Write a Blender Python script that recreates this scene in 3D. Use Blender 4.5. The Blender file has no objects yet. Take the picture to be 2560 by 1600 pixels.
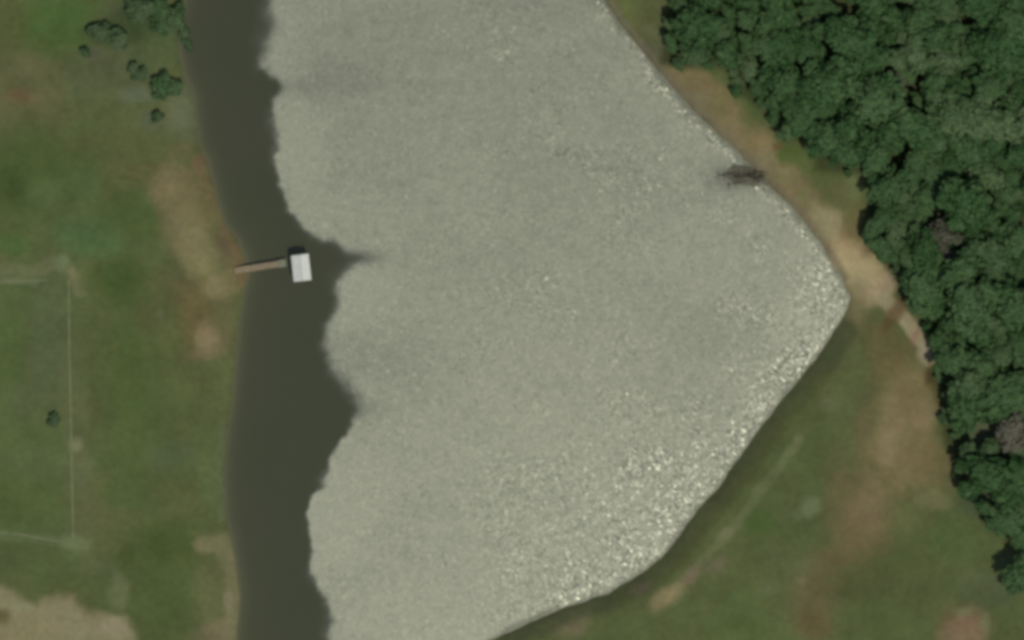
import bpy, math, random
import numpy as np
from mathutils import Vector

# ------------------------------------------------------------------ camera, sky, sun
S = bpy.context.scene
COL = S.collection
R = math.radians
PXM = 16.0                                   # photo pixels (2560 wide) per metre on the ground
def P(px, py): return ((px-1280)/PXM, (800-py)/PXM)

CAMH = 1500.0
cam = bpy.data.cameras.new('camera'); cam.sensor_width = 36.0
cam.lens = 36.0*CAMH/160.0
cam.clip_start = 10; cam.clip_end = 6000
co = bpy.data.objects.new('camera', cam); COL.objects.link(co)
co.location = (0, 0, CAMH); co.rotation_euler = (0, 0, 0)
S.camera = co

SUN_ELEV = R(66)
SUN_DIR = Vector((0.50, -0.866, 0)).normalized()          # horizontal direction towards the sun
sd3 = Vector((SUN_DIR.x*math.cos(SUN_ELEV), SUN_DIR.y*math.cos(SUN_ELEV), math.sin(SUN_ELEV)))
W = bpy.data.worlds.new('World'); S.world = W; W.use_nodes = True
nt = W.node_tree; bg = nt.nodes['Background']
sky = nt.nodes.new('ShaderNodeTexSky'); sky.sky_type = 'NISHITA'; sky.sun_disc = False
sky.sun_elevation = SUN_ELEV; sky.sun_rotation = math.atan2(SUN_DIR.x, SUN_DIR.y)
sky.air_density = 1.0; sky.dust_density = 2.0
nt.links.new(sky.outputs[0], bg.inputs[0]); bg.inputs[1].default_value = 0.10
sl = bpy.data.lights.new('sun', 'SUN'); sl.energy = 3.8; sl.angle = R(0.5); sl.color = (1.0, 0.955, 0.87)
so = bpy.data.objects.new('sun', sl); COL.objects.link(so)
so.rotation_euler = sd3.to_track_quat('Z', 'Y').to_euler(); so.location = (60, -100, 200)
S.view_settings.view_transform = 'Standard'; S.view_settings.look = 'None'
S.view_settings.exposure = 0.0; S.view_settings.gamma = 1.0; S.view_settings.use_curve_mapping = False
S.render.engine = 'CYCLES'
S.cycles.pixel_filter_type = 'BLACKMAN_HARRIS'; S.cycles.filter_width = 4.2
S.cycles.max_bounces = 4

# ------------------------------------------------------------------ helpers
rng = np.random.default_rng(7); rnd = random.Random(11)
KILL = np.array([1.55, 1.50, 1.42])           # measured daylight on flat ground: photo colour -> surface colour
def lin(c):
    c = np.asarray(c, float)/255.0
    return np.where(c <= .04045, c/12.92, ((c+.055)/1.055)**2.4)
def alb(c): return lin(c)/KILL

def tag(o, label=None, cat=None, group=None, kind=None):
    if label: o['label'] = label
    if cat: o['category'] = cat
    if group: o['group'] = group
    if kind: o['kind'] = kind
    return o
def empty(name, loc, rz=0):
    o = bpy.data.objects.new(name, None); COL.objects.link(o)
    o.location = loc; o.rotation_euler = (0, 0, rz); o.empty_display_size = .5
    return o
def link(name, me, mats, parent=None):
    o = bpy.data.objects.new(name, me); COL.objects.link(o)
    for m in (mats if isinstance(mats, (list, tuple)) else [mats]):
        if m.name not in [x.name for x in me.materials]: me.materials.append(m)
    if parent: o.parent = parent
    return o

class MB:
    """collects boxes, tubes and quads into one mesh"""
    def __init__(s): s.v = []; s.f = []
    def add(s, vs, fs):
        n = len(s.v); s.v += [tuple(v) for v in vs]; s.f += [tuple(i+n for i in f) for f in fs]
    def box(s, c, size, rz=0, tilt=None):
        hx, hy, hz = size[0]/2, size[1]/2, size[2]/2
        vs = []
        for z in (-hz, hz):
            for x, y in ((-hx, -hy), (hx, -hy), (hx, hy), (-hx, hy)):
                p = Vector((x, y, z))
                if tilt: p = tilt @ p
                X = p.x*math.cos(rz)-p.y*math.sin(rz); Y = p.x*math.sin(rz)+p.y*math.cos(rz)
                vs.append((c[0]+X, c[1]+Y, c[2]+p.z))
        s.add(vs, [(3,2,1,0),(4,5,6,7),(0,1,5,4),(1,2,6,5),(2,3,7,6),(3,0,4,7)])
    def tube(s, pts, rad, n=7):
        rings = []
        for i, p in enumerate(pts):
            p = Vector(p)
            a = Vector(pts[max(i-1, 0)]); b = Vector(pts[min(i+1, len(pts)-1)])
            d = (b-a).normalized(); u = d.orthogonal().normalized(); w = d.cross(u)
            rings.append([p+(u*math.cos(2*math.pi*k/n)+w*math.sin(2*math.pi*k/n))*rad[i] for k in range(n)])
        vs = [q for r in rings for q in r]; fs = []
        for i in range(len(pts)-1):
            for k in range(n):
                fs.append((i*n+k, i*n+(k+1) % n, (i+1)*n+(k+1) % n, (i+1)*n+k))
        fs.append(tuple(range(n-1, -1, -1))); fs.append(tuple((len(pts)-1)*n+k for k in range(n)))
        s.add(vs, fs)
    def mesh(s, name, bevel=0, smooth=False):
        me = bpy.data.meshes.new(name); me.from_pydata(s.v, [], s.f); me.update()
        if smooth: me.polygons.foreach_set('use_smooth', [True]*len(me.polygons))
        return me
    def build(s, name, mat, parent=None, smooth=False):
        return link(name, s.mesh(name, smooth=smooth), mat, parent)

def vnoise(X, Y, scale, seed):
    """smooth value noise in -1..1, feature size `scale` metres"""
    g = np.random.default_rng(seed); n = 256; T = g.uniform(-1, 1, (n, n))
    x = X/scale+1000.3; y = Y/scale+1000.7
    i = np.floor(x).astype(int); j = np.floor(y).astype(int); fx = x-i; fy = y-j
    fx = fx*fx*(3-2*fx); fy = fy*fy*(3-2*fy)
    a = T[i % n, j % n]; b = T[(i+1) % n, j % n]; c = T[i % n, (j+1) % n]; d = T[(i+1) % n, (j+1) % n]
    return (a*(1-fx)+b*fx)*(1-fy)+(c*(1-fx)+d*fx)*fy
def fbm(X, Y, scale, seed, o=3):
    return sum(vnoise(X, Y, scale/2**k, seed+k)*.5**k for k in range(o))/(2-.5**(o-1))
def seg_dist(X, Y, pts, closed=False):
    D = np.full(X.shape, 1e9); T = np.zeros(X.shape); n = len(pts)
    for k in range(n if closed else n-1):
        ax, ay = pts[k]; bx, by = pts[(k+1) % n]; dx, dy = bx-ax, by-ay; L = dx*dx+dy*dy+1e-12
        t = np.clip(((X-ax)*dx+(Y-ay)*dy)/L, 0, 1)
        d = np.hypot(X-ax-t*dx, Y-ay-t*dy); m = d < D
        D = np.where(m, d, D); T = np.where(m, (k+t)/max(n-1, 1), T)
    return D, T
def inside(X, Y, pts):
    c = np.zeros(X.shape, bool); n = len(pts)
    for k in range(n):
        ax, ay = pts[k]; bx, by = pts[(k+1) % n]
        if ay == by: continue
        m = ((ay > Y) != (by > Y)) & (X < (bx-ax)*(Y-ay)/(by-ay)+ax)
        c ^= m
    return c
def sdist(X, Y, pts):                          # negative inside
    d, _ = seg_dist(X, Y, pts, True)
    return np.where(inside(X, Y, pts), -d, d)
def sstep(a, b, x):
    t = np.clip((x-a)/(b-a), 0, 1); return t*t*(3-2*t)
D2S = 2560/2419.0
def poly_s(l): return [P(x, y) for x, y in l]
def poly_d(l): return [P(x*D2S, y*D2S) for x, y in l]

# ------------------------------------------------------------------ outlines
LEFT_SHORE = [(470,-420),(455,-250),(452,-120),(460,0),(447,75),(448,130),(462,190),(484,240),(490,300),(499,365),(518,400),(531,450),
  (543,500),(562,560),(596,605),(612,640),(622,672),(616,700),(607,740),(598,800),(589,900),(581,1000),(570,1060),(562,1130),
  (559,1200),(565,1300),(580,1350),(592,1430),(599,1490),(594,1550),(590,1600),(600,1660),(660,1720)]
RIGHT_SHORE = [(850,1715),(1000,1680),(1130,1640),(1215,1605),(1265,1583),(1330,1553),(1396,1524),(1450,1508),(1524,1481),(1588,1444),(1651,1397),
  (1704,1333),(1746,1275),(1788,1228),(1831,1169),(1868,1116),(1905,1064),(1947,1011),(1990,958),(2032,905),(2074,847),(2101,804),
  (2120,768),(2128,742),(2106,700),(2080,656),(2048,603),(2011,556),(1979,513),(1942,482),(1905,445),(1878,413),(1841,376),
  (1789,328),(1736,280),(1683,217),(1635,164),(1598,116),(1550,58),(1513,0),(1440,-120),(1330,-260),(1150,-400),(850,-480)]
SHORE = poly_s(LEFT_SHORE+RIGHT_SHORE)
CALM = poly_d([(300,-500),(640,-300),(622,-60),(618,0),(620,60),(606,105),(608,160),(640,192),(662,215),(645,240),(637,280),(642,340),(650,390),
  (660,440),(682,492),(715,520),(738,556),(778,575),(805,590),(826,606),(808,632),(795,660),(788,720),(768,770),(765,810),
  (785,850),(800,880),(815,930),(838,968),(830,1003),(812,1045),(775,1095),(760,1130),(748,1172),(728,1200),(727,1260),
  (731,1330),(736,1370),(752,1402),(768,1440),(778,1480),(775,1512),(760,1700),(300,1750)])
WOOD = poly_s([(1672,-140),(1668,40),(1660,150),(1700,168),(1790,172),(1828,180),(1836,232),(1880,262),(1925,300),(1958,345),(2035,352),(2040,425),
  (2120,440),(2190,445),(2170,520),(2150,575),(2190,640),(2230,690),(2265,755),(2300,790),(2335,870),(2345,940),(2352,1010),
  (2370,1120),(2390,1200),(2432,1270),(2480,1330),(2530,1370),(2640,1400),(2720,1400),(2720,-140)])
rough_warp = lambda X, Y, a, s, seed: (X+a*fbm(X, Y, s, seed), Y+a*fbm(X, Y, s, seed+50))

def height(X, Y, sd=None):
    X = np.asarray(X, float); Y = np.asarray(Y, float)
    if sd is None: sd = sdist(X, Y, SHORE)
    up = 1.35*(1-np.exp(-np.maximum(sd, 0)/2.6))
    dn = -1.6*(1-np.exp(-np.maximum(-sd, 0)/3.0))
    far = np.clip((np.hypot(X, Y)-130)/500, 0, 1)*6
    return up+dn+fbm(X, Y, 9, 31)*.12*np.clip(np.abs(sd)/3, 0, 1)+far
def hz(x, y): return float(height(np.array([x]), np.array([y]))[0])

# ------------------------------------------------------------------ materials
def new_mat(name):
    m = bpy.data.materials.new(name); m.use_nodes = True
    return m, m.node_tree, m.node_tree.nodes['Principled BSDF']
def plain(name, col, rough=.8, var=.12, scale=3.0, spec=.3, bump=0, coord='Object', tint=None):
    m, t, b = new_mat(name); N = t.nodes
    tc = N.new('ShaderNodeTexCoord'); no = N.new('ShaderNodeTexNoise')
    no.inputs['Scale'].default_value = scale; no.inputs['Detail'].default_value = 5
    t.links.new(tc.outputs[coord], no.inputs['Vector'])
    mx = N.new('ShaderNodeMix'); mx.data_type = 'RGBA'
    c = np.array(col); d = np.array(tint) if tint is not None else c*(1+var)
    mx.inputs[6].default_value = (*(c*(1-var)), 1); mx.inputs[7].default_value = (*d, 1)
    mr = N.new('ShaderNodeMapRange'); mr.inputs[1].default_value = .3; mr.inputs[2].default_value = .7
    t.links.new(no.outputs['Fac'], mr.inputs[0]); t.links.new(mr.outputs[0], mx.inputs[0])
    t.links.new(mx.outputs[2], b.inputs['Base Color'])
    b.inputs['Roughness'].default_value = rough; b.inputs['Specular IOR Level'].default_value = spec
    if bump:
        bp = N.new('ShaderNodeBump'); bp.inputs['Strength'].default_value = bump; bp.inputs['Distance'].default_value = .02
        t.links.new(no.outputs['Fac'], bp.inputs['Height']); t.links.new(bp.outputs[0], b.inputs['Normal'])
    return m

def ground_mat():
    m, t, b = new_mat('grass_and_soil'); N = t.nodes; L = t.links
    at = N.new('ShaderNodeAttribute'); at.attribute_name = 'soil'
    tc = N.new('ShaderNodeTexCoord')
    last = at.outputs['Color']
    # mottling at several sizes: tufts, bare specks, blotches
    for sc, amt, det in ((.22, .16, 4), (1.1, .14, 4), (4.5, .10, 3)):
        n = N.new('ShaderNodeTexNoise'); n.inputs['Scale'].default_value = sc; n.inputs['Detail'].default_value = det
        n.inputs['Roughness'].default_value = .62
        L.new(tc.outputs['Object'], n.inputs['Vector'])
        mr = N.new('ShaderNodeMapRange'); mr.inputs[1].default_value = .25; mr.inputs[2].default_value = .75
        mr.inputs[3].default_value = 1-amt; mr.inputs[4].default_value = 1+amt
        L.new(n.outputs['Fac'], mr.inputs[0])
        vm = N.new('ShaderNodeVectorMath'); vm.operation = 'SCALE'
        L.new(last, vm.inputs[0]); L.new(mr.outputs[0], vm.inputs['Scale']); last = vm.outputs[0]
    # hue drift between green and straw
    n = N.new('ShaderNodeTexNoise'); n.inputs['Scale'].default_value = .35; n.inputs['Detail'].default_value = 5
    mp = N.new('ShaderNodeMapping'); mp.inputs['Location'].default_value = (40, 13, 0)
    L.new(tc.outputs['Object'], mp.inputs[0]); L.new(mp.outputs[0], n.inputs['Vector'])
    cr = N.new('ShaderNodeValToRGB')
    cr.color_ramp.elements[0].position = .3; cr.color_ramp.elements[0].color = (.96, 1.0, .93, 1)
    cr.color_ramp.elements[1].position = .7; cr.color_ramp.elements[1].color = (1.03, .985, .93, 1)
    L.new(n.outputs['Fac'], cr.inputs[0])
    mu = N.new('ShaderNodeVectorMath'); mu.operation = 'MULTIPLY'
    L.new(last, mu.inputs[0]); L.new(cr.outputs[0], mu.inputs[1])
    L.new(mu.outputs[0], b.inputs['Base Color'])
    b.inputs['Roughness'].default_value = .95; b.inputs['Specular IOR Level'].default_value = .1
    bp = N.new('ShaderNodeBump'); bp.inputs['Strength'].default_value = .35; bp.inputs['Distance'].default_value = .12
    n2 = N.new('ShaderNodeTexNoise'); n2.inputs['Scale'].default_value = 1.6; n2.inputs['Detail'].default_value = 5
    L.new(tc.outputs['Object'], n2.inputs['Vector']); L.new(n2.outputs['Fac'], bp.inputs['Height'])
    L.new(bp.outputs[0], b.inputs['Normal'])
    return m
M_GROUND = ground_mat()

def water_mat():
    """opaque olive reservoir water; wind ripples = rougher surface that spreads the sun's reflection"""
    m, t, b = new_mat('reservoir_water'); N = t.nodes; L = t.links
    tc = N.new('ShaderNodeTexCoord')
    rp = N.new('ShaderNodeAttribute'); rp.attribute_name = 'ripple'
    gl = N.new('ShaderNodeAttribute'); gl.attribute_name = 'chop'
    def noise(sc, det, rough=.55, stretch=None):
        n = N.new('ShaderNodeTexNoise'); n.inputs['Scale'].default_value = sc; n.inputs['Detail'].default_value = det
        n.inputs['Roughness'].default_value = rough
        if stretch:
            mp = N.new('ShaderNodeMapping'); mp.inputs['Scale'].default_value = stretch[0]; mp.inputs['Rotation'].default_value = (0, 0, stretch[1])
            L.new(tc.outputs['Object'], mp.inputs[0]); L.new(mp.outputs[0], n.inputs['Vector'])
        else: L.new(tc.outputs['Object'], n.inputs['Vector'])
        return n
    def math_(op, a, b_=None, c=None):
        n = N.new('ShaderNodeMath'); n.operation = op
        for i, v in enumerate((a, b_, c)):
            if v is None: continue
            if isinstance(v, (int, float)): n.inputs[i].default_value = v
            else: L.new(v, n.inputs[i])
        return n.outputs[0]
    # body colour
    n0 = noise(.06, 3); mx = N.new('ShaderNodeMix'); mx.data_type = 'RGBA'
    a_ = alb((56, 62, 42)); b2 = alb((63, 63, 45))
    mx.inputs[6].default_value = (*a_, 1); mx.inputs[7].default_value = (*b2, 1)
    L.new(n0.outputs['Fac'], mx.inputs[0]); L.new(mx.outputs[2], b.inputs['Base Color'])
    # roughness
    n1 = noise(.45, 5, .6); n2 = noise(.08, 3, .5, ((1, 2.2, 1), .3))
    var = math_('ADD', math_('MULTIPLY', math_('SUBTRACT', n1.outputs['Fac'], .5), .16), math_('MULTIPLY', math_('SUBTRACT', n2.outputs['Fac'], .5), .10))
    var = math_('MULTIPLY', var, rp.outputs['Fac'])
    ro = math_('ADD', math_('MULTIPLY', rp.outputs['Fac'], .42), .045)
    ro = math_('ADD', ro, var)
    L.new(ro, b.inputs['Roughness'])
    b.inputs['IOR'].default_value = WATER_IOR; b.inputs['Specular IOR Level'].default_value = 1.0
    b.inputs['Specular Tint'].default_value = (.95, 1.0, .80, 1)
    # wavelets: a fine even ripple, and small tilted facets where the water is choppy
    n3 = noise(1.1, 4, .6)
    bp = N.new('ShaderNodeBump'); bp.inputs['Distance'].default_value = .16
    st = math_('ADD', math_('MULTIPLY', gl.outputs['Fac'], .16), math_('MULTIPLY', rp.outputs['Fac'], .035))
    L.new(st, bp.inputs['Strength']); L.new(n3.outputs['Fac'], bp.inputs['Height'])
    def facets(scale, amp, stretch, k):
        wn = noise(.9, 2); dv = N.new('ShaderNodeVectorMath'); dv.operation = 'MULTIPLY_ADD'
        L.new(wn.outputs['Color'], dv.inputs[0]); dv.inputs[1].default_value = (1.1, 1.1, 0); L.new(tc.outputs['Object'], dv.inputs[2])
        mp = N.new('ShaderNodeMapping'); mp.inputs['Scale'].default_value = stretch; L.new(dv.outputs[0], mp.inputs[0])
        vo = N.new('ShaderNodeTexVoronoi'); vo.voronoi_dimensions = '2D'; vo.feature = 'F1'; vo.inputs['Scale'].default_value = scale
        L.new(mp.outputs[0], vo.inputs['Vector'])
        su = N.new('ShaderNodeVectorMath'); su.operation = 'SUBTRACT'; L.new(vo.outputs['Color'], su.inputs[0]); su.inputs[1].default_value = (.5, .5, .5)
        ln = N.new('ShaderNodeVectorMath'); ln.operation = 'DOT_PRODUCT'; L.new(su.outputs[0], ln.inputs[0]); L.new(su.outputs[0], ln.inputs[1])
        pw = math_('POWER', ln.outputs['Value'], 1.3)
        sc = N.new('ShaderNodeVectorMath'); sc.operation = 'MULTIPLY'; L.new(su.outputs[0], sc.inputs[0]); sc.inputs[1].default_value = (amp, amp, 0)
        s2 = N.new('ShaderNodeVectorMath'); s2.operation = 'SCALE'; L.new(sc.outputs[0], s2.inputs[0]); L.new(math_('MULTIPLY', pw, k), s2.inputs['Scale'])
        return s2.outputs[0]
    ad = N.new('ShaderNodeVectorMath'); ad.operation = 'ADD'
    L.new(facets(3.0, .42, (1, 1, 1), gl.outputs['Fac']), ad.inputs[0]); L.new(facets(5.0, .48, (1, .8, 1), gl.outputs['Fac']), ad.inputs[1])
    a2 = N.new('ShaderNodeVectorMath'); a2.operation = 'ADD'; L.new(bp.outputs[0], a2.inputs[0]); L.new(ad.outputs[0], a2.inputs[1])
    no = N.new('ShaderNodeVectorMath'); no.operation = 'NORMALIZE'; L.new(a2.outputs[0], no.inputs[0])
    L.new(no.outputs[0], b.inputs['Normal'])
    sp = N.new('ShaderNodeMapRange'); sp.inputs[1].default_value = .0; sp.inputs[2].default_value = .45; sp.inputs[3].default_value = .22; sp.inputs[4].default_value = 1.0
    L.new(rp.outputs['Fac'], sp.inputs[0]); L.new(sp.outputs[0], b.inputs['Specular IOR Level'])
    sh = N.new('ShaderNodeAttribute'); sh.attribute_name = 'shallow'
    m2 = N.new('ShaderNodeMix'); m2.data_type = 'RGBA'; m2.inputs[7].default_value = (*alb((92, 90, 64)), 1)
    L.new(sh.outputs['Fac'], m2.inputs[0]); L.new(mx.outputs[2], m2.inputs[6]); L.new(m2.outputs[2], b.inputs['Base Color'])
    return m
WATER_IOR = 1.66
M_WATER = water_mat()

# ------------------------------------------------------------------ ground colours (grass, straw, bare soil, plus painted tree shade at the wood's edge)
def ell(x, y, rx, ry, c, a=.8, ang=0, soft=.9): return ('e', x, y, rx, ry, c, a, ang, soft)
def stroke(pts, w, c, a=.85, soft=.8): return ('s', pts, w, c, a, soft)
def area(pts, c, a=.9, soft=10): return ('p', pts, c, a, soft)
LS = LEFT_SHORE; 
PAINT = [
 # west bank
 ell(60,250,130,160,(92,90,60),.6), ell(150,60,130,80,(68,92,44),.7), ell(275,75,60,60,(82,84,52),.6), ell(20,60,50,60,(84,86,52),.5),
 ell(70,165,45,30,(100,98,68),.6), ell(45,240,40,22,(98,82,58),.7), ell(90,245,20,14,(108,102,70),.6),
 ell(270,190,120,90,(84,88,62),.5), ell(285,40,40,26,(70,80,58),.5), ell(330,70,80,45,(56,70,40),.8), ell(420,70,70,60,(58,76,46),.7), ell(270,85,70,24,(62,72,42),.6), ell(225,130,30,20,(90,88,76),.4),
 ell(90,430,150,120,(68,84,44),.75), ell(20,470,50,60,(62,76,38),.5), ell(350,270,120,70,(90,96,60),.55), ell(345,240,50,22,(98,106,84),.6),
 ell(400,130,60,70,(80,92,58),.5), ell(455,290,50,60,(98,102,76),.7), ell(380,310,30,30,(92,98,78),.5), ell(470,215,16,30,(84,94,70),.5),
 ell(290,365,150,40,(84,86,52),.5), ell(330,448,40,6,(64,72,36),.6), ell(215,480,40,60,(80,100,60),.35), ell(120,490,60,40,(84,96,60),.5),
 ell(350,430,90,30,(92,88,56),.5), ell(330,540,80,60,(68,86,44),.6), ell(210,590,80,50,(74,96,58),.7), ell(265,620,50,40,(76,98,58),.5), ell(30,610,50,30,(72,96,50),.6),
 ell(420,620,60,40,(80,92,56),.4), ell(305,700,70,70,(68,84,42),.8),
 # bare shore strip with the landing
 ell(450,375,40,22,(98,92,62),.6), ell(505,400,34,22,(108,84,68),.6,.5), ell(430,470,56,60,(112,100,72),.85), ell(470,480,60,60,(104,94,64),.7), ell(455,560,60,80,(110,102,72),.85,.3),
 ell(505,540,40,60,(102,94,62),.7), ell(500,630,48,62,(124,120,82),.95,.2), ell(470,620,26,40,(122,116,80),.6), ell(572,620,26,60,(102,86,66),.7,.25), ell(548,722,44,26,(126,120,84),.9,.4),
 ell(600,680,34,50,(106,98,66),.8), ell(450,700,60,50,(92,86,58),.5), ell(485,790,62,90,(98,88,56),.9), ell(530,860,36,40,(120,108,80),.85), ell(495,885,50,24,(102,92,66),.6),
 ell(560,800,30,90,(96,92,62),.6), ell(400,850,60,120,(86,88,54),.6), ell(400,785,12,12,(98,98,70),.6), ell(530,1000,40,90,(86,92,58),.5), ell(470,960,60,60,(88,92,56),.4),
 ell(420,900,50,150,(80,92,52),.3), ell(330,920,60,120,(74,88,46),.6), ell(325,1030,60,50,(74,92,50),.5),
 stroke([(430,430),(460,530),(500,620),(548,715)], 34, (122,112,78), .5, 1.2), stroke([(490,400),(545,520),(590,640),(600,700)], 14, (110,94,66), .6, .9), ell(515,850,30,44,(126,112,82),.6),
 # the playing field and its worn edges
 area([(-30,700),(172,690),(176,1000),(180,1345),(-30,1325)], (82,94,56), .75, 8),
 ell(130,830,55,190,(88,93,66),.5), ell(80,1000,60,60,(88,94,64),.4), ell(20,880,40,100,(76,92,50),.6), ell(60,1260,110,70,(76,90,48),.6), ell(100,1160,80,50,(86,98,62),.5),
 stroke([(-30,683),(40,676),(80,680),(140,655),(165,662),(188,690),(198,730)], 16, (106,108,76), .6), stroke([(-30,706),(30,703),(90,702)], 7, (110,114,86), .6),
 ell(160,655,18,20,(110,122,86),.6), ell(185,690,10,26,(116,112,78),.7,.3),
 stroke([(186,880),(190,1110),(200,1360)], 34, (94,98,66), .55), ell(192,1112,18,20,(116,120,86),.95), ell(215,1180,28,40,(98,102,70),.5),
 stroke([(-30,1332),(40,1338),(150,1352),(195,1362)], 12, (98,108,74), .6), ell(198,1352,30,24,(108,114,78),.75), ell(240,1300,40,40,(90,92,60),.5),
 ell(340,1130,80,120,(80,94,52),.5), ell(310,1240,60,40,(76,92,54),.5), ell(430,1140,60,40,(84,92,66),.4), ell(520,1180,30,80,(88,98,60),.5),
 ell(420,1360,90,60,(70,82,42),.8), ell(315,1400,30,40,(68,80,40),.6), ell(400,1500,90,110,(76,88,48),.6), ell(180,1430,120,50,(80,92,54),.5), ell(140,1470,90,24,(84,90,52),.5),
 ell(295,1470,26,50,(104,108,76),.6), ell(235,1410,60,20,(94,98,68),.5), ell(120,1320,110,40,(82,94,58),.3),
 area([(-40,1440),(0,1466),(40,1490),(70,1510),(95,1514),(115,1496),(150,1490),(190,1492),(200,1515),(222,1528),(250,1530),(275,1538),(318,1545),(330,1575),(345,1620),(340,1700),(-40,1700)], (130,122,92), .95, 16),
 ell(60,1580,80,40,(126,118,86),.6), ell(280,1575,40,26,(142,132,106),.7), ell(170,1560,50,50,(130,124,96),.6), ell(5,1538,24,18,(96,86,56),.8), ell(60,1520,30,14,(134,132,100),.5),
 stroke([(515,1360),(560,1356),(575,1400),(583,1450),(592,1500),(578,1550),(560,1610)], 26, (116,112,80), .9), ell(530,1480,50,90,(98,98,64),.6), ell(530,1590,40,40,(112,102,76),.8), ell(570,1500,14,34,(124,118,94),.6),
 stroke([(x-9, y) for x, y in LS if 1020 < y < 1340], 9, (94,102,74), .5),
 # east bank
 ell(1560,40,60,60,(92,98,58),.8), ell(1630,60,40,80,(84,86,54),.7), ell(1630,75,24,14,(100,104,72),.5), ell(1635,130,40,40,(92,90,66),.7), ell(1668,150,20,20,(70,64,46),.4),
 stroke([(1700,200),(1750,230),(1800,280),(1850,330),(1900,380),(1950,430),(1990,480),(2030,530),(2080,590),(2140,650),(2190,710)], 44, (118,106,74), .95, .55),
 stroke([(1880,350),(1960,430)], 34, (116,108,74), .6), ell(1745,215,60,34,(112,100,70),.85,-.3), ell(1740,260,34,40,(114,106,80),.6), ell(1800,260,34,50,(108,100,66),.7),
 ell(1850,300,30,30,(124,112,80),.5), ell(1905,370,36,30,(128,114,78),.8), ell(1905,410,40,34,(118,110,84),.5), ell(2005,450,34,44,(110,100,70),.7), ell(2010,485,26,16,(112,112,72),.6),
 ell(2075,560,44,54,(142,132,98),.9,-.3), ell(2050,540,40,40,(134,126,92),.7), ell(2120,640,60,54,(166,148,110),.97,-.3), ell(2150,690,60,54,(160,146,108),.97), ell(2180,720,44,40,(142,130,98),.8),
 ell(2220,700,24,50,(140,124,100),.7,-.5), ell(2140,760,34,60,(122,112,80),.7), ell(2120,830,30,70,(104,98,66),.6), ell(2150,570,50,50,(110,98,66),.7), ell(2130,520,40,40,(96,94,58),.6),
 ell(2020,400,40,40,(82,92,52),.8), ell(1970,385,34,30,(78,90,46),.9), ell(2070,430,50,40,(80,88,50),.8), ell(2135,470,24,34,(96,104,68),.7), ell(2180,575,26,26,(104,80,52),.7),
 ell(1945,368,14,8,(100,78,50),.7), ell(2090,490,40,30,(92,92,58),.6), ell(1870,290,30,40,(76,90,48),.6), 
 ell(2185,830,46,50,(92,88,56),.8), ell(2215,900,60,80,(96,88,56),.8), ell(2090,950,90,120,(86,92,56),.6), ell(2070,1010,24,24,(102,104,72),.6), ell(2000,1100,10,10,(104,106,76),.6), ell(2130,1020,60,60,(90,96,62),.4),
 stroke([(2205,738),(2240,775),(2280,825),(2308,868),(2318,900)], 17, (142,132,102), .95, .5), ell(2308,885,20,24,(148,136,114),.8), ell(2280,845,8,26,(132,96,82),.5,-.3),
 ell(2285,960,40,50,(110,100,70),.8), ell(2270,1010,44,60,(112,100,68),.85), ell(2235,1050,40,80,(126,114,80),.9), ell(2212,1130,34,50,(134,122,90),.95), ell(2310,1040,36,50,(124,112,84),.85), ell(2280,1130,50,60,(116,104,72),.85),
 ell(2170,1080,34,110,(98,90,60),.7), ell(2330,1160,36,90,(106,96,64),.8), ell(2370,1170,20,60,(102,92,64),.6), ell(2250,1200,60,50,(114,104,72),.8), ell(2180,1230,60,60,(108,98,70),.85), ell(2160,1290,46,50,(118,102,78),.9), ell(2100,1240,40,120,(96,88,60),.6),
 ell(2160,1350,60,40,(102,90,62),.8), ell(2260,1260,70,60,(98,98,62),.6), ell(2330,1250,40,24,(110,108,74),.7), ell(2215,1210,14,16,(86,84,48),.6), ell(2270,1235,12,30,(84,80,46),.5),
 ell(2090,1400,60,40,(94,86,58),.7), ell(2130,1400,60,16,(88,80,50),.5), ell(2010,1440,40,40,(98,94,64),.6), ell(2030,1490,60,90,(96,88,60),.8), ell(2000,1450,20,12,(112,104,78),.7), ell(2040,1560,50,40,(94,84,54),.8), ell(2150,1460,90,60,(78,80,48),.5),
 ell(2200,1560,80,60,(80,90,52),.5), ell(2380,1350,80,60,(78,92,52),.6), ell(2470,1470,80,50,(80,88,60),.6), ell(2250,1400,100,60,(78,84,48),.4),
 ell(2412,1580,62,62,(120,100,76),.95), ell(2405,1530,30,14,(112,112,80),.7), ell(2465,1560,10,30,(108,112,80),.6,.2), ell(2370,1540,26,20,(84,78,48),.5),
 stroke([(2275,950),(2245,1050),(2215,1140),(2170,1250),(2150,1320)], 60, (118,106,72), .45, 1.3), stroke([(2310,960),(2300,1060),(2290,1180)], 30, (114,102,70), .4, 1.2), stroke([(2140,1330),(2080,1420),(2030,1540)], 60, (98,88,58), .25, 1.3),
 ell(1900,1310,50,40,(70,88,44),.7), ell(2025,1265,30,30,(104,112,78),.9), ell(1980,1280,14,30,(94,102,68),.5,.6), ell(1960,1400,70,60,(88,94,60),.6), ell(1850,1520,60,50,(80,96,56),.6), ell(1850,1570,80,40,(74,90,48),.5), ell(1920,1470,30,20,(94,100,70),.5),
 stroke([(2002,1098),(1960,1150),(1900,1225),(1840,1315),(1790,1365),(1740,1420),(1690,1470)], 11, (104,108,74), .6, 1.0), ell(1900,1225,16,10,(108,110,78),.6), ell(1815,1335,20,14,(112,114,80),.8,.7),
 ell(1790,1410,30,20,(104,98,74),.7,.7), ell(1670,1492,52,24,(130,120,86),.95,.6), ell(1730,1440,34,16,(112,100,78),.8,.7), ell(1420,1560,50,36,(112,104,78),.7,.3), ell(1450,1545,30,10,(118,116,82),.5,.4),
 stroke([(x+16, y+14) for x, y in RIGHT_SHORE[4:22]], 26, (72,76,50), .8), stroke([(x+34, y+26) for x, y in RIGHT_SHORE[8:20]], 14, (76,80,46), .6),
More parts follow.
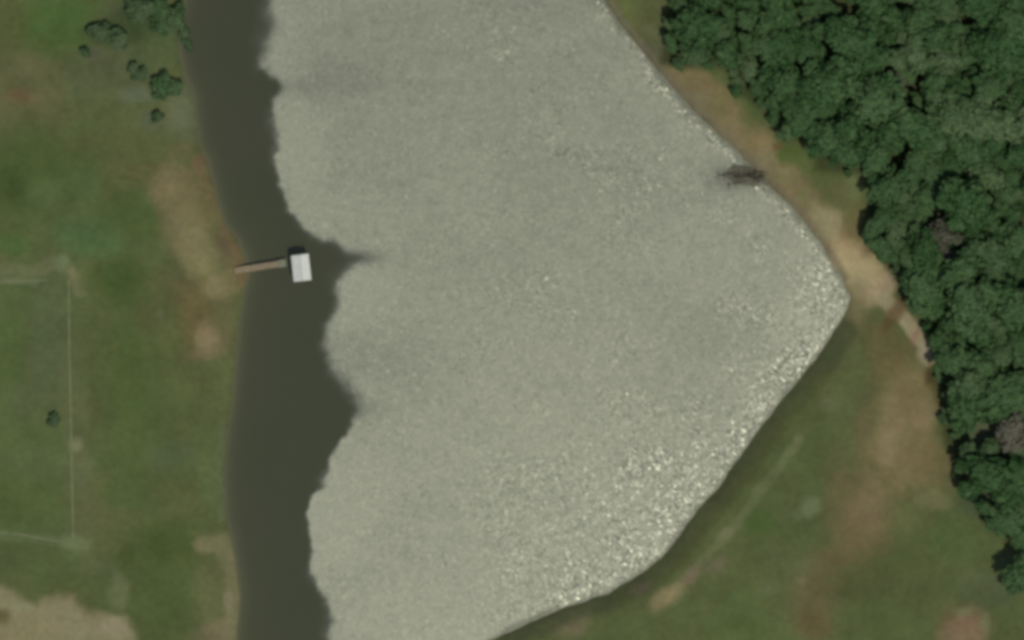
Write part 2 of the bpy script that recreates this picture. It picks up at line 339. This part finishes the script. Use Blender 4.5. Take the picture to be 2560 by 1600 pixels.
 stroke([(x+8, y-6) for x, y in RIGHT_SHORE[24:40]], 9, (112,102,84), .6), ell(1600,1475,40,16,(92,82,68),.6,.55),
 ell(2235,780,20,60,(84,66,42),.7,-.5), ell(2330,940,22,30,(58,50,26),.7), ell(2345,990,14,40,(72,66,36),.6), ell(2180,615,20,36,(70,58,36),.5,-.5),  # tree shade along the wood's edge, painted into the ground colour
 area(WOOD_PX := [(x*PXM+1280, 800-y*PXM) for x, y in WOOD], (54,60,34), .85, 14),
 ell(2240,200,50,40,(84,84,62),.9), ell(2350,600,36,60,(80,76,58),.9), ell(2480,1090,60,50,(86,92,68),.9), ell(2440,1030,30,20,(80,80,58),.8), ell(2125,25,40,22,(76,82,50),.8),
 ell(2440,1250,50,40,(72,82,58),.7), ell(2520,1400,40,20,(88,98,70),.7),
]
def ground_colour(X, Y, sd):
    n = X.shape[0]
    C = np.tile(alb((82, 90, 54)), (n, 1))
    wx, wy = X+fbm(X, Y, 5, 90, 4)*1.6, Y+fbm(X, Y, 5, 140, 4)*1.6
    fx, fy = X+fbm(X, Y, 1.6, 190, 2)*.35, Y+fbm(X, Y, 1.6, 240, 2)*.35
    # broad drift
    dr = fbm(X, Y, 14, 300, 4)
    C *= (1+.16*dr)[:, None]; C += np.clip(fbm(X, Y, 10, 330, 3), 0, 1)[:, None]*np.array([.012, .004, .002])
    for it in PAINT:
        if it[0] == 'e':
            _, x, y, rx, ry, c, a, ang, soft = it; cx, cy = P(x, y); rx /= PXM; ry /= PXM
            m = (np.abs(X-cx) < max(rx, ry)*1.9+2) & (np.abs(Y-cy) < max(rx, ry)*1.9+2)
            if not m.any(): continue
            k = .6 if max(rx, ry) > 1.6 else .2
            dx = (fx[m]+(wx[m]-X[m])*k)-cx; dy = (fy[m]+(wy[m]-Y[m])*k)-cy; ca, sa = math.cos(ang), math.sin(ang)
            u = (dx*ca+dy*sa)/rx; v = (-dx*sa+dy*ca)/ry
            w = min(1, a*1.08)*(1-sstep(1-soft*.68, 1+soft*.48, np.hypot(u, v)))
        elif it[0] == 's':
            _, pts, wd, c, a, soft = it; q = poly_s(pts); wd = wd/PXM
            k = min(.5, wd*.3)
            d, _t = seg_dist(fx+(wx-X)*k, fy+(wy-Y)*k, q); m = d < wd*2.2
            w = a*(1-sstep(wd*(1-soft*.6), wd*(1+soft*.6), d[m]))
        else:
            _, pts, c, a, soft = it; q = poly_s(pts); s = soft/PXM
            m = np.ones(n, bool); d = sdist(wx*.5+fx*.5, wy*.5+fy*.5, q); w = a*(1-sstep(-s, s, d))
        C[m] = C[m]*(1-w[:, None])+alb(c)*w[:, None]
    # wet margin and silt below the waterline
    wet = np.exp(-np.maximum(sd, 0)/.5)*.30
    C = C*(1-wet[:, None])+alb((70, 68, 50))*wet[:, None]
    bed = sstep(0, -.5, sd)
    return C*(1-bed[:, None])+alb((70, 68, 50))*bed[:, None]

# ------------------------------------------------------------------ ground sheet (one height field shared by grass, track, sand and bed)
def axis(a, b, step, far):
    inner = np.arange(a, b+step*.5, step); out = []; x = b; s = step
    while x < far: s *= 1.25; x += s; out.append(x)
    lo = []; x = a; s = step
    while x > -far: s *= 1.25; x -= s; lo.append(x)
    return np.array(lo[::-1]+list(inner)+out)
gx = axis(-84, 86, .33, 1900); gy = axis(-54, 54, .33, 1900)
XX, YY = np.meshgrid(gx, gy); X = XX.ravel(); Y = YY.ravel()
sdw = sdist(X+fbm(X, Y, 2.2, 60, 3)*.28, Y+fbm(X, Y, 2.2, 75, 3)*.28, SHORE)
Z = height(X, Y, sdw); C = ground_colour(X, Y, sdw)
ny, nx = XX.shape
idx = np.arange(nx*ny).reshape(ny, nx)
quads = np.stack([idx[:-1, :-1], idx[:-1, 1:], idx[1:, 1:], idx[1:, :-1]], -1).reshape(-1, 4)
qx = X[quads].mean(1); qy = Y[quads].mean(1); qs = sdw[quads].mean(1)
trk, _ = seg_dist(qx, qy, poly_s([(1715,215),(1800,275),(1850,330),(1900,380),(1950,430),(1990,480),(2030,530),(2080,590),(2140,650),(2190,710)]))
trk2, _ = seg_dist(qx, qy, poly_s([(2190,710),(2240,775),(2280,825),(2308,868),(2318,900)]))
trk3, _ = seg_dist(qx, qy, poly_s([(2280,960),(2250,1060),(2230,1150),(2180,1250),(2150,1320)]))
wob = fbm(qx, qy, 3, 400, 3)*.5
is_track = ((trk+wob < 2.6) | (trk2+wob*.5 < 1.1)) & (qs > .15)
is_bare = (trk3+wob < 3.2) & ~is_track
sand = sdist(qx+wob, qy+wob, poly_s([(-900,1440),(0,1466),(40,1490),(95,1514),(115,1496),(190,1492),(222,1528),(318,1545),(345,1620),(340,1900),(-900,1900)]))
is_sand = sand < 0
land, _ = seg_dist(qx, qy, poly_s([(430,440),(455,540),(500,630),(550,700)]))
is_land = (land+wob < 2.9) & (qs > .3)
is_bed = qs < -1.2
cls = np.zeros(len(quads), int)
cls[is_track] = 1; cls[is_bare] = 2; cls[is_sand] = 3; cls[is_land] = 4; cls[is_bed] = 5
names = ['ground', 'dirt_track', 'bare_earth', 'sandy_ground', 'sandy_landing', 'reservoir_bed']
def sub_mesh(name, q, V, attrs, colour=None):
    used = np.unique(q); mp = np.zeros(len(V), int); mp[used] = np.arange(len(used)); q = mp[q]
    me = bpy.data.meshes.new(name); nv = len(used); nf = len(q)
    me.vertices.add(nv); me.vertices.foreach_set('co', V[used].astype(np.float32).ravel())
    me.loops.add(nf*4); me.loops.foreach_set('vertex_index', q.astype(np.int32).ravel())
    me.polygons.add(nf); me.polygons.foreach_set('loop_start', np.arange(0, nf*4, 4, dtype=np.int32))
    try: me.polygons.foreach_set('loop_total', np.full(nf, 4, dtype=np.int32))
    except Exception: pass
    me.update(calc_edges=True); me.validate()
    me.polygons.foreach_set('use_smooth', np.ones(len(me.polygons), bool))
    if colour is not None:
        a = me.attributes.new('soil', 'FLOAT_COLOR', 'POINT')
        a.data.foreach_set('color', np.c_[colour[used], np.ones(nv)].astype(np.float32).ravel())
    for k, v in attrs.items():
        a = me.attributes.new(k, 'FLOAT', 'POINT'); a.data.foreach_set('value', v[used].astype(np.float32))
    return me
V = np.c_[X, Y, Z]
for k, nm in enumerate(names):
    if (cls == k).any():
        tag(link(nm, sub_mesh(nm, quads[cls == k], V, {}, C), M_GROUND), kind='structure')

# ------------------------------------------------------------------ water sheet
wxs = np.arange(-54, 56, .36); wys = np.arange(-60, 82, .36)
XX, YY = np.meshgrid(wxs, wys); X = XX.ravel(); Y = YY.ravel()
sds = sdist(X, Y, SHORE)
cx_, cy_ = X+fbm(X, Y, 4.5, 500, 5)*1.5, Y+fbm(X, Y, 4.5, 520, 5)*1.5
cd = sdist(cx_, cy_, CALM)+.75                                   # >0 : the wind-rippled side
width = .6+1.5*np.clip(fbm(X, Y, 7, 540, 2)+.4, 0, 1)          # the edge of the ruffled water is crisp here, soft there
rip = sstep(-.7*width, 1.9*width, cd+.45*fbm(X, Y, 1.1, 555, 2))**1.2
lvl = .77+.06*fbm(X*.5+Y*.15, Y*1.3, 9, 560, 3)
def bump2(px, py, rx, ry, ang=0):
    x, y = P(px, py); dx, dy = X-x, Y-y; ca, sa = math.cos(ang), math.sin(ang)
    u = (dx*ca+dy*sa)/(rx/PXM); v = (-dx*sa+dy*ca)/(ry/PXM)
    return np.exp(-(u*u+v*v))
for px, py, rx, ry, a in ((735,380,75,120,.30),(700,150,60,80,.14),(730,30,120,50,.10),(820,1300,80,100,.28),(880,1200,160,60,.08),(880,730,110,70,.14),
                          (840,520,120,40,.06),(900,1560,160,60,.08),(1000,1100,200,120,.05),(1240,1480,260,120,.08),(1600,1250,300,220,.10),
                          (2040,790,110,110,.24),(1880,990,90,60,.12),(1350,1100,300,200,.03)):
    lvl += a*bump2(px, py, rx, ry)
for px, py, rx, ry, a in ((730,215,60,22,-.10),(900,1035,70,40,-.10),(880,648,80,18,-.36),(1800,450,50,34,-.16),(1800,900,200,160,-.05),(880,640,40,16,-.2),
                          (1960,1000,30,60,-.0),(940,900,110,60,-.06),(860,200,160,70,-.05),(1975,700,60,60,-.05),(1870,440,60,34,-.35)):
    lvl += a*bump2(px, py, rx, ry)
ripple = np.clip(rip*lvl, 0, 1)
dsh, tt = seg_dist(X, Y, poly_s(RIGHT_SHORE[3:25])); dsn, _ = seg_dist(X, Y, poly_s(RIGHT_SHORE[24:41]))
j = fbm(X, Y, 3, 620, 3)
ch = .80*sstep(6.2, 2.0, dsh+j*2.4)*sstep(.0, .25, tt)+.35*bump2(1640,1260,260,150,.6)+.25*bump2(1420,1420,220,90,.5)+.25*bump2(1330,1200,120,60)
ch += .75*bump2(2060,740,75,80)+.35*bump2(1960,900,60,120,-.9)+.75*sstep(2.8, .4, dsn+j*1.6)+.18*bump2(1500,1230,240,90)
ch = np.clip(ch*(.85+.6*fbm(X, Y, 2.5, 660, 3))+.20+.60*np.clip(fbm(X, Y, 5, 700, 3)-.05, 0, 1)*sstep(-15, 10, X), 0, 1)*rip
shl = .8*np.exp(sds/.55)*(sds < .4)+.25*np.exp(-np.abs(sds)/1.8)
shl = np.clip(np.where(sds < 0, .65*np.exp(sds/.7)+.2*np.exp(sds/2.5), .9), 0, 1)
shf = sstep(.0, 1.2, -sds+.5*j); ripple *= .55+.45*shf; ch *= .25+.75*shf
ny, nx = XX.shape; idx = np.arange(nx*ny).reshape(ny, nx)
q = np.stack([idx[:-1, :-1], idx[:-1, 1:], idx[1:, 1:], idx[1:, :-1]], -1).reshape(-1, 4)
q = q[(sds[q].max(1) < 1.6)]
wo = link('water', sub_mesh('water', q, np.c_[X, Y, np.zeros(len(X))], {'ripple': ripple, 'chop': ch, 'shallow': shl}), M_WATER)
tag(wo, kind='structure')

# ------------------------------------------------------------------ jetty and pump hut
M_WOOD = plain('weathered_planks', alb((134,119,93)), .9, .22, 2.2, .2, .3)
M_PALE = plain('bleached_planks', alb((122,124,102)), .9, .15, 2.2, .2, .3)
M_POST = plain('dark_timber', (.05, .042, .03), .9, .2, 3)
M_ROOF = plain('white_metal_roof', (.40, .415, .365), .55, .07, 1.2, .3)
M_TRIM = plain('grey_metal_trim', (.30, .31, .28), .6, .1, 2)
M_WALL = plain('grey_green_boards', (.16, .18, .15), .8, .15, 3)
M_DECK = plain('grey_deck_boards', alb((92,98,84)), .9, .2, 3)
M_DOOR = plain('dark_door_paint', (.05, .06, .055), .6, .1, 3)

def planks(mb, x0, x1, w, z, step=.145, th=.035):
    n = int((x1-x0)/step)
    for k in range(n):
        xx = x0+(k+.5)*(x1-x0)/n
        mb.box((xx, rnd.uniform(-.02, .02), z+rnd.uniform(-.004, .004)), ((x1-x0)/n*.9, w*rnd.uniform(.97, 1.02), th), rnd.uniform(-.01, .01))
ax, ay = P(588, 677); bx, by = P(716, 657)
ang = math.atan2(by-ay, bx-ax); Lj = math.hypot(bx-ax, by-ay)
jt = empty('jetty', (ax, ay, 0), ang)
tag(jt, 'narrow brown plank jetty running from the sandy landing out to the white-roofed hut', 'jetty')
DZ = 1.05
m = MB(); planks(m, 0, Lj-1.25, .98, DZ); m.build('deck', M_WOOD, jt)
m = MB(); planks(m, Lj-1.24, Lj, 1.16, DZ+.02); o = m.build('deck', M_PALE, jt); o['label'] = 'paler, slightly wider end section of the deck'
for s in (-1, 1):
    m = MB(); m.box((Lj/2, s*.38, DZ-.085), (Lj-.05, .07, .13)); m.build('beam', M_POST, jt)
    for k in range(4):
        xx = .5+k*(Lj-.8)/3
        m = MB(); m.tube([(xx, s*.44, -1.5), (xx, s*.44, DZ-.02)], [.07, .065], 8); m.build('pile', M_POST, jt)
for k in range(4):
    xx = .5+k*(Lj-.8)/3
    m = MB(); m.box((xx, 0, DZ-.2), (.09, 1.0, .09)); m.build('cross_beam', M_POST, jt)

# hut: gabled white roof, ridge running roughly north-south
hx, hy = P(754, 670); ha = R(6.5)
HW, HL = 2.75, 4.1                                            # across, along the ridge
hut = empty('pump_hut', (hx, hy, 0), ha)
tag(hut, 'small hut with white gabled metal roof on piles at the end of the jetty', 'hut')
m = MB(); n = 17
for k in range(n):
    m.box((0, -HL/2+(k+.5)*HL/n, 1.08), (HW-.1, HL/n*.9, .04))
m.build('deck', M_DECK, hut)
for sx in (-1, 1):
    m = MB(); m.box((sx*(HW/2-.2), 0, .98), (.1, HL-.3, .14)); m.build('beam', M_POST, hut)
    for sy in (-1, 0, 1):
        m = MB(); m.tube([(sx*(HW/2-.2), sy*(HL/2-.3), -1.6), (sx*(HW/2-.2), sy*(HL/2-.3), .91)], [.09, .085], 8); m.build('pile', M_POST, hut)
WX, WY, T = HW-.5, HL-.55, .06
HB, HT = 1.10, 3.0
for sx in (-1, 1):
    m = MB(); m.box((sx*(WX/2-T/2), 0, (HB+HT)/2), (T, WY-2*T-.004, HT-HB)); m.build('wall', M_WALL, hut)
RZ = .72                                                       # ridge above eaves
for sy in (-1, 1):
    m = MB(); y0 = sy*(WY/2-T); y1 = sy*WY/2
    pr = [(-WX/2, HB), (WX/2, HB), (WX/2, HT), (0, HT+RZ*.80), (-WX/2, HT)]
    vs = [(x, y0, z) for x, z in pr]+[(x, y1, z) for x, z in pr]
    m.add(vs, [(0,1,2,3,4), (9,8,7,6,5)]+[(i, (i+1) % 5, 5+(i+1) % 5, 5+i) for i in range(5)])
    m.build('wall', M_WALL, hut)
m = MB(); m.box((-(WX/2+.012), .1, HB+.95), (.03, .8, 1.85)); d = m.build('door', M_DOOR, hut)
m = MB(); m.box((-(WX/2+.05), -.2, HB+.95), (.05, .03, .12)); m.build('handle', M_TRIM, d)
sl_ = math.atan2(RZ, HW/2)
for sx in (-1, 1):
    m = MB(); Ls = math.hypot(HW/2, RZ)
    nrib = 14
    # corrugated sheet
    th = .03; vs = []; fs = []; ns = nrib*4
    for i in range(ns+1):
        y = -HL/2+HL*i/ns; dz = .018*math.cos(2*math.pi*i/4)
        for u, zz in ((0.012, 0), (1, 0), (1, -th), (0.012, -th)):
            vs.append((sx*HW/2*u, y, HT+.03+RZ*(1-u)+dz+zz))
    for i in range(ns):
        for k in range(4):
            a, b_ = i*4+k, i*4+(k+1) % 4
            fs.append((a, b_, b_+4, a+4) if sx > 0 else (a+4, b_+4, b_, a))
    fs.append((0,3,2,1)); fs.append((ns*4, ns*4+1, ns*4+2, ns*4+3))
    m.add(vs, fs); m.build('roof_panel', M_ROOF, hut)
m = MB(); m.tube([(0, -HL/2-.01, HT+.03+RZ+.012), (0, HL/2+.01, HT+.03+RZ+.012)], [.06, .06], 8); m.build('ridge_cap', M_TRIM, hut)
m = MB(); m.tube([(HW/2-.25, HL/2+.12, .9), (HW/2-.25, HL/2+.12, 4.6)], [.045, .035], 8); m.box((HW/2-.25, HL/2+.06, HT-.3), (.12, .12, .06))
m.build('pole', M_TRIM, hut)

# ------------------------------------------------------------------ field line: thin worn whitewashed line, and its low rail-less corner
def ribbon(pts, w, lift):
    out_v, out_f = [], []; q = [Vector((*P(*p), 0)) for p in pts]; dense = []
    for a, b_ in zip(q, q[1:]):
        n = max(2, int((b_-a).length/.4))
        dense += [a.lerp(b_, k/n) for k in range(n)]
    dense.append(q[-1])
    for i, p in enumerate(dense):
        d = (dense[min(i+1, len(dense)-1)]-dense[max(i-1, 0)]).normalized(); nn = Vector((-d.y, d.x, 0))
        ww = w*(.75+.35*rnd.random())/2
        for s in (-1, 1):
            x, y = p.x+nn.x*s*ww, p.y+nn.y*s*ww
            out_v.append((x, y, 0))
    xs = np.array([v[0] for v in out_v]); ys = np.array([v[1] for v in out_v])
    zs = height(xs, ys)+lift
    vs = [(x, y, z) for x, y, z in zip(xs, ys, zs)]
    n = len(dense); fs = [(2*i+1, 2*i, 2*i+2, 2*i+3) for i in range(n-1)]
    me = bpy.data.meshes.new('line'); me.from_pydata(vs, [], fs); me.update(); return me
M_LINE = plain('worn_field_line', alb((106,112,78)), .95, .16, .9, .1)
for pts, w, nm in (([(173,695),(174,860),(177,1000),(180,1150),(184,1345)], .34, 'field_line'),
                   ([(-60,1326),(40,1334),(120,1348),(184,1358)], .28, 'field_line'), ([(-60,708),(60,702),(120,700)], .24, 'field_line')):
    tag(link(nm, ribbon(pts, w, .03), M_LINE), kind='structure')

# ------------------------------------------------------------------ trees
def leaf_mat(name, cols, seed=0):
    m, t, b = new_mat(name); N = t.nodes; L = t.links
    at = N.new('ShaderNodeAttribute'); at.attribute_name = 'tone'
    oi = N.new('ShaderNodeObjectInfo')
    ad = N.new('ShaderNodeMath'); ad.operation = 'MULTIPLY_ADD'
    L.new(oi.outputs['Random'], ad.inputs[0]); ad.inputs[1].default_value = .6; L.new(at.outputs['Fac'], ad.inputs[2])
    cr = N.new('ShaderNodeValToRGB'); el = cr.color_ramp.elements
    el[0].position = .15; el[0].color = (*cols[0], 1); el[1].position = 1.25/1.3; el[1].color = (*cols[2], 1)
    e = el.new(.55); e.color = (*cols[1], 1)
    L.new(ad.outputs[0], cr.inputs[0]); L.new(cr.outputs[0], b.inputs['Base Color'])
    b.inputs['Roughness'].default_value = .75; b.inputs['Specular IOR Level'].default_value = .15
    return m
F_DARK = leaf_mat('dark_green_leaves', [(.015, .040, .010), (.024, .056, .016), (.036, .070, .024)])
F_MID = leaf_mat('mid_green_leaves', [(.026, .054, .018), (.036, .068, .024), (.052, .084, .034)])
F_GREY = leaf_mat('grey_brown_leaves', [(.040, .044, .026), (.058, .060, .040), (.075, .072, .050)])
F_SCRUB = leaf_mat('scrub_leaves', [(.026, .048, .018), (.036, .062, .025), (.050, .078, .034)])
M_BARK = plain('bark', (.09, .07, .05), .95, .3, 4, .1)

def crown_mesh(seed, rad=1.0, hgt=1.0, lobes=9, leaves=1500, leaf=.13, flat=.75, open_=0.0):
    """crown of unit radius centred at height 0: many leaf clumps spread over uneven lobes"""
    g = np.random.default_rng(seed); vs = []; fs = []; tone = []
    L = [(0, 0, .05, .62)]
    for k in range(lobes):
        a = 2*math.pi*(k+g.uniform(-.3, .3))/lobes; r = g.uniform(.30, .88)
        L.append((r*math.cos(a), r*math.sin(a), g.uniform(-.34, .24), g.uniform(.18, .42)))
    for k in range(max(2, lobes//3)):
        a = g.uniform(0, 6.28); r = g.uniform(.05, .4); L.append((r*math.cos(a), r*math.sin(a), g.uniform(.25, .42), g.uniform(.22, .34)))
    w = np.array([l[3]**2 for l in L]); w /= w.sum()
    lt = g.uniform(.0, .70, len(L))
    for k in range(leaves):
        i = g.choice(len(L), p=w); x, y, z, r = L[i]
        d = g.normal(size=3); d /= np.linalg.norm(d)
        if d[2] < -.2: d[2] *= -1
        if open_ and g.random() < open_ and math.sin(d[0]*9+i*2)+math.cos(d[1]*8-i) > .4: continue
        rr = r*(g.uniform(.45, 1.15))
        p = np.array([x, y, z])+d*rr*np.array([1, 1, flat])
        nrm = d+g.normal(size=3)*.45; nrm /= np.linalg.norm(nrm)
        u = np.cross(nrm, g.normal(size=3)); u /= np.linalg.norm(u); v = np.cross(nrm, u)
        s = leaf*g.uniform(.55, 1.25)
        n0 = len(vs)
        for c, s_ in ((-1, -.5), (.1, -.9), (1, -.1), (.6, .8), (-.6, .7)):
            q = p+u*s*c*.6+v*s*s_*.6+nrm*g.uniform(-.2, .2)*s; vs.append(tuple(q))
        fs.append(tuple(range(n0, n0+5)))
        tone.append(float(np.clip(lt[i]+g.uniform(-.12, .12), 0, 1)))
    me = bpy.data.meshes.new('crown'); me.from_pydata(vs, [], fs); me.update()
    at = me.attributes.new('tone', 'FLOAT', 'FACE'); at.data.foreach_set('value', tone)
    return me
def trunk_mesh(seed):
    """trunk and limbs for a crown of unit radius centred at z=2"""
    g = random.Random(seed); m = MB()
    m.tube([(0, 0, -.15), (.02, .01, .5), (g.uniform(-.06, .06), g.uniform(-.06, .06), 1.2), (0, 0, 1.95)], [.11, .085, .065, .03], 8)
    for k in range(6):
        a = k*1.05+g.uniform(-.3, .3); z0 = .95+.13*k; r = g.uniform(.45, .65)
        m.tube([(0, 0, z0), (r*.5*math.cos(a), r*.5*math.sin(a), z0+.35), (r*math.cos(a), r*math.sin(a), z0+.62)], [.045, .03, .012], 6)
    return m.mesh('trunk', smooth=True)
CR = [crown_mesh(100+k, lobes=9+k % 5, leaves=1900, leaf=.155) for k in range(7)]
CR_OPEN = [crown_mesh(200+k, lobes=8, leaves=1100, leaf=.12, open_=.6) for k in range(2)]
TR = [trunk_mesh(k) for k in range(3)]
def mats(mesh, m):
    c = mesh.copy(); c.materials.clear(); c.materials.append(m); return c
LIB = {k: [mats(c, m) for c in src] for k, m, src in (('dark', F_DARK, CR), ('mid', F_MID, CR), ('grey', F_GREY, CR_OPEN+CR[:2]), ('scrub', F_SCRUB, CR))}
for t_ in TR: t_.materials.append(M_BARK)
def tree(x, y, r, kind='dark', label=None, cat='tree', group=None, name='woodland_tree', hs=1.0):
    t = empty(name, (x, y, hz(x, y)-.03), rnd.uniform(0, 6.28))
    tag(t, label, cat, group)
    H = (r*.9+rnd.uniform(1.4, 3.1))*hs                            # height of the crown centre
    c = bpy.data.objects.new('crown', rnd.choice(LIB[kind])); COL.objects.link(c); c.parent = t
    c.location = (0, 0, H); s = rnd.uniform(.8, 1.22); c.scale = (r*s*1.1, r/s*1.1, r*rnd.uniform(.62, .9))
    b = bpy.data.objects.new('trunk', rnd.choice(TR)); COL.objects.link(b); b.parent = t
    b.scale = (r*.8, r*.8, H/2)
    return t
placed = []
def put(px, py, rpx, *a, **k):
    x, y = P(px, py); r = rpx/PXM; placed.append((x, y, r)); return tree(x, y, r, *a, **k)
put(2545,1430,46,'dark','lone round dark green tree cut by the right edge, on the grass below the wood', name='round_tree')
put(2478,1188,66,'dark','large round dark crown at the lower end of the wood, beside a pale grassy gap', name='broad_tree')
put(2420,1225,34,'dark','small dark tree at the lower left corner of the wood, touching the largest round crown')
put(2352,588,44,'grey','grey-brown thin-leaved tree inside the wood, level with the tip of the reservoir', name='sparse_tree')
put(2360,640,30,'grey','smaller grey-brown tree just below the larger grey-brown one', name='sparse_tree')
put(2225,205,40,'grey','grey-brown crown in the upper part of the wood, near a bare gap', name='sparse_tree')
put(2520,1080,44,'grey','pale grey-green tree at the right edge above the large round crown', name='sparse_tree')
put(2215,470,48,'dark','dark tree at the wood edge where the track bends past a grassy recess')
put(1745,70,54,'dark','dark tree at the top left corner of the wood, nearest the water')
put(1740,138,38,'mid','lighter green bushy tree at the foot of the upper left corner of the wood')
put(2470,1120,26,'mid','small light green tree just above the largest round crown', name='small_tree')
rw = random.Random(5); n_try = 0
wood = [(x, y) for x, y in WOOD]
GL = 'dark green broadleaf tree packed among others in the wood right of the track'
cand = []
for _ in range(9000):
    x, y = rw.uniform(24, 84), rw.uniform(-38, 54); r = rw.choice([1.5, 2.0, 2.6, 3.2, 3.8, 4.4])
    cand.append((x, y, r))
cx = np.array([c[0] for c in cand]); cy = np.array([c[1] for c in cand]); sw = sdist(cx, cy, WOOD)+1.2*fbm(cx, cy, 4, 777, 2)
gaps = [(2450,1085,36),(2262,232,26),(2125,18,26),(2345,545,16)]
for (x, y, r), s in zip(cand, sw):
    if s > -r*.66 or x > 83: continue
    if any(math.hypot(x-P(a, b)[0], y-P(a, b)[1]) < c/PXM+r*.6 for a, b, c in gaps): continue
    if any(math.hypot(x-a, y-b) < (r+c)*.52 for a, b, c in placed): continue
    placed.append((x, y, r))
    if rw.random() < .22: tree(x, y, r, 'mid', 'lighter grey-green tree among the darker crowns of the wood right of the track', group='lighter trees of the wood')
    else: tree(x, y, r, 'dark', GL, group='dark trees of the wood on the east bank')
# undergrowth saplings along the wood's edge
SL = 'low green bush in the undergrowth along the edge of the wood'
cand = [(rw.uniform(22, 84), rw.uniform(-40, 54), rw.uniform(.6, 1.15)) for _ in range(5200)]
cx = np.array([c[0] for c in cand]); cy = np.array([c[1] for c in cand]); sw = sdist(cx, cy, WOOD); nb = 0
for (x, y, r), s in zip(cand, sw):
    if not (-3.2 < s < -.1) or nb >= 90: continue
    if any(math.hypot(x-a, y-b) < (r+c)*.74 for a, b, c in placed): continue
    placed.append((x, y, r)); nb += 1
    tree(x, y, r, rw.choice(['dark', 'mid', 'mid']), SL, 'bush', 'bushes along the edge of the wood', 'bush', .5)

# shrubs on the west bank
for px, py, r, k, lb in (
  (398,28,26,'dark','dark shrub at the top edge above the west bank, second from the water'),
  (345,22,30,'scrub','olive shrub at the top edge, left of the dark waterside shrubs'),
  (440,40,24,'dark','dark shrub at the top edge overhanging the water'),
  (408,62,20,'dark','small dark shrub just below the topmost dark shrub'),
  (462,80,15,'scrub','small olive waterside shrub below the overhanging dark one'),
  (470,112,12,'scrub','lowest small shrub of the ones standing at the waterline'),
  (300,98,22,'scrub','dark olive bush left of the bare grassy patch near the top'),
  (255,80,20,'scrub','flat olive bush left of the others near the top left grass'),
  (228,74,13,'scrub','smallest olive bush at the left end of the row near the top'),
  (408,216,24,'dark','dark green bush beside the water, lowest of the large bushes'),
  (438,218,16,'dark','round dark bush touching the lowest large bush on its water side'),
  (352,186,16,'scrub','small olive bush up left of the lowest dark bush'),
  (335,172,11,'scrub','tiny bush at the upper end of the diagonal pair'),
  (396,290,12,'scrub','tiny faint bush below the large waterside bush'),
  (215,132,10,'scrub','tiny grey-green bush on the dry grass, alone at left'),
  (137,1052,13,'scrub','dark bush standing alone inside the playing field'),
  ):
    x, y = P(px, py)
    tree(x, y, r*1.3/PXM, 'mid' if k == 'dark' else k, lb, 'bush', 'bushes on the west bank', 'shrub', .3)

# brush heap half in the water on the east shore
bx0, by0 = P(1862, 440)
br = empty('brush_heap', (bx0, by0, 0), 0)
tag(br, 'brown tangle of dead branches lying half in the water against the east shore', 'brush')
M_DEAD = plain('dead_wood', (.042, .038, .026), .95, .3, 4, .1)
M_SILT = plain('wet_mud', alb((82,80,60)), .7, .18, 1.5, .3)
gb = random.Random(3)
for k in range(11):
    m = MB(); a = gb.uniform(-.5, .5)+(math.pi if gb.random() < .5 else 0); L_ = gb.uniform(1.4, 3.0)
    x0 = gb.uniform(-2.4, 2.0); y0 = gb.uniform(-.8, .9)-x0*.1; z0 = gb.uniform(.05, .35)
    p = [(x0, y0, z0)]
    for i in range(3):
        a += gb.uniform(-.3, .3); q = p[-1]; p.append((q[0]+L_/3*math.cos(a), q[1]+L_/3*math.sin(a), max(-.1, q[2]+gb.uniform(-.15, .22))))
    m.tube(p, [.11, .085, .06, .02], 7)
    for i in range(14):
        q = p[1+i % 3]; b_ = a+gb.uniform(-1.6, 1.6); l2 = gb.uniform(.4, 1.2)
        m.tube([q, (q[0]+l2*.5*math.cos(b_), q[1]+l2*.5*math.sin(b_), q[2]+gb.uniform(0, .3)), (q[0]+l2*math.cos(b_+.3), q[1]+l2*math.sin(b_+.3), q[2]+gb.uniform(-.1, .35))], [.04, .028, .01], 5)
    m.build('branch', M_DEAD, br, True)
# mud shoal under it
gx_, gy_ = np.meshgrid(np.linspace(-1, 1, 40), np.linspace(-1, 1, 24))
ux, uy = gx_.ravel(), gy_.ravel(); cxs, cys = P(1872, 440)
xs = cxs+ux*4.6; ys = cys+uy*1.7-ux*.9
zz = .16*(1-(ux**2+uy**2)*1.5)+.16*fbm(xs, ys, 1.0, 900, 3)
idx = np.arange(40*24).reshape(24, 40); q = np.stack([idx[:-1, :-1], idx[:-1, 1:], idx[1:, 1:], idx[1:, :-1]], -1).reshape(-1, 4)
tag(link('mud_shoal', sub_mesh('mud_shoal', q, np.c_[xs, ys, zz], {}), M_SILT), kind='structure')
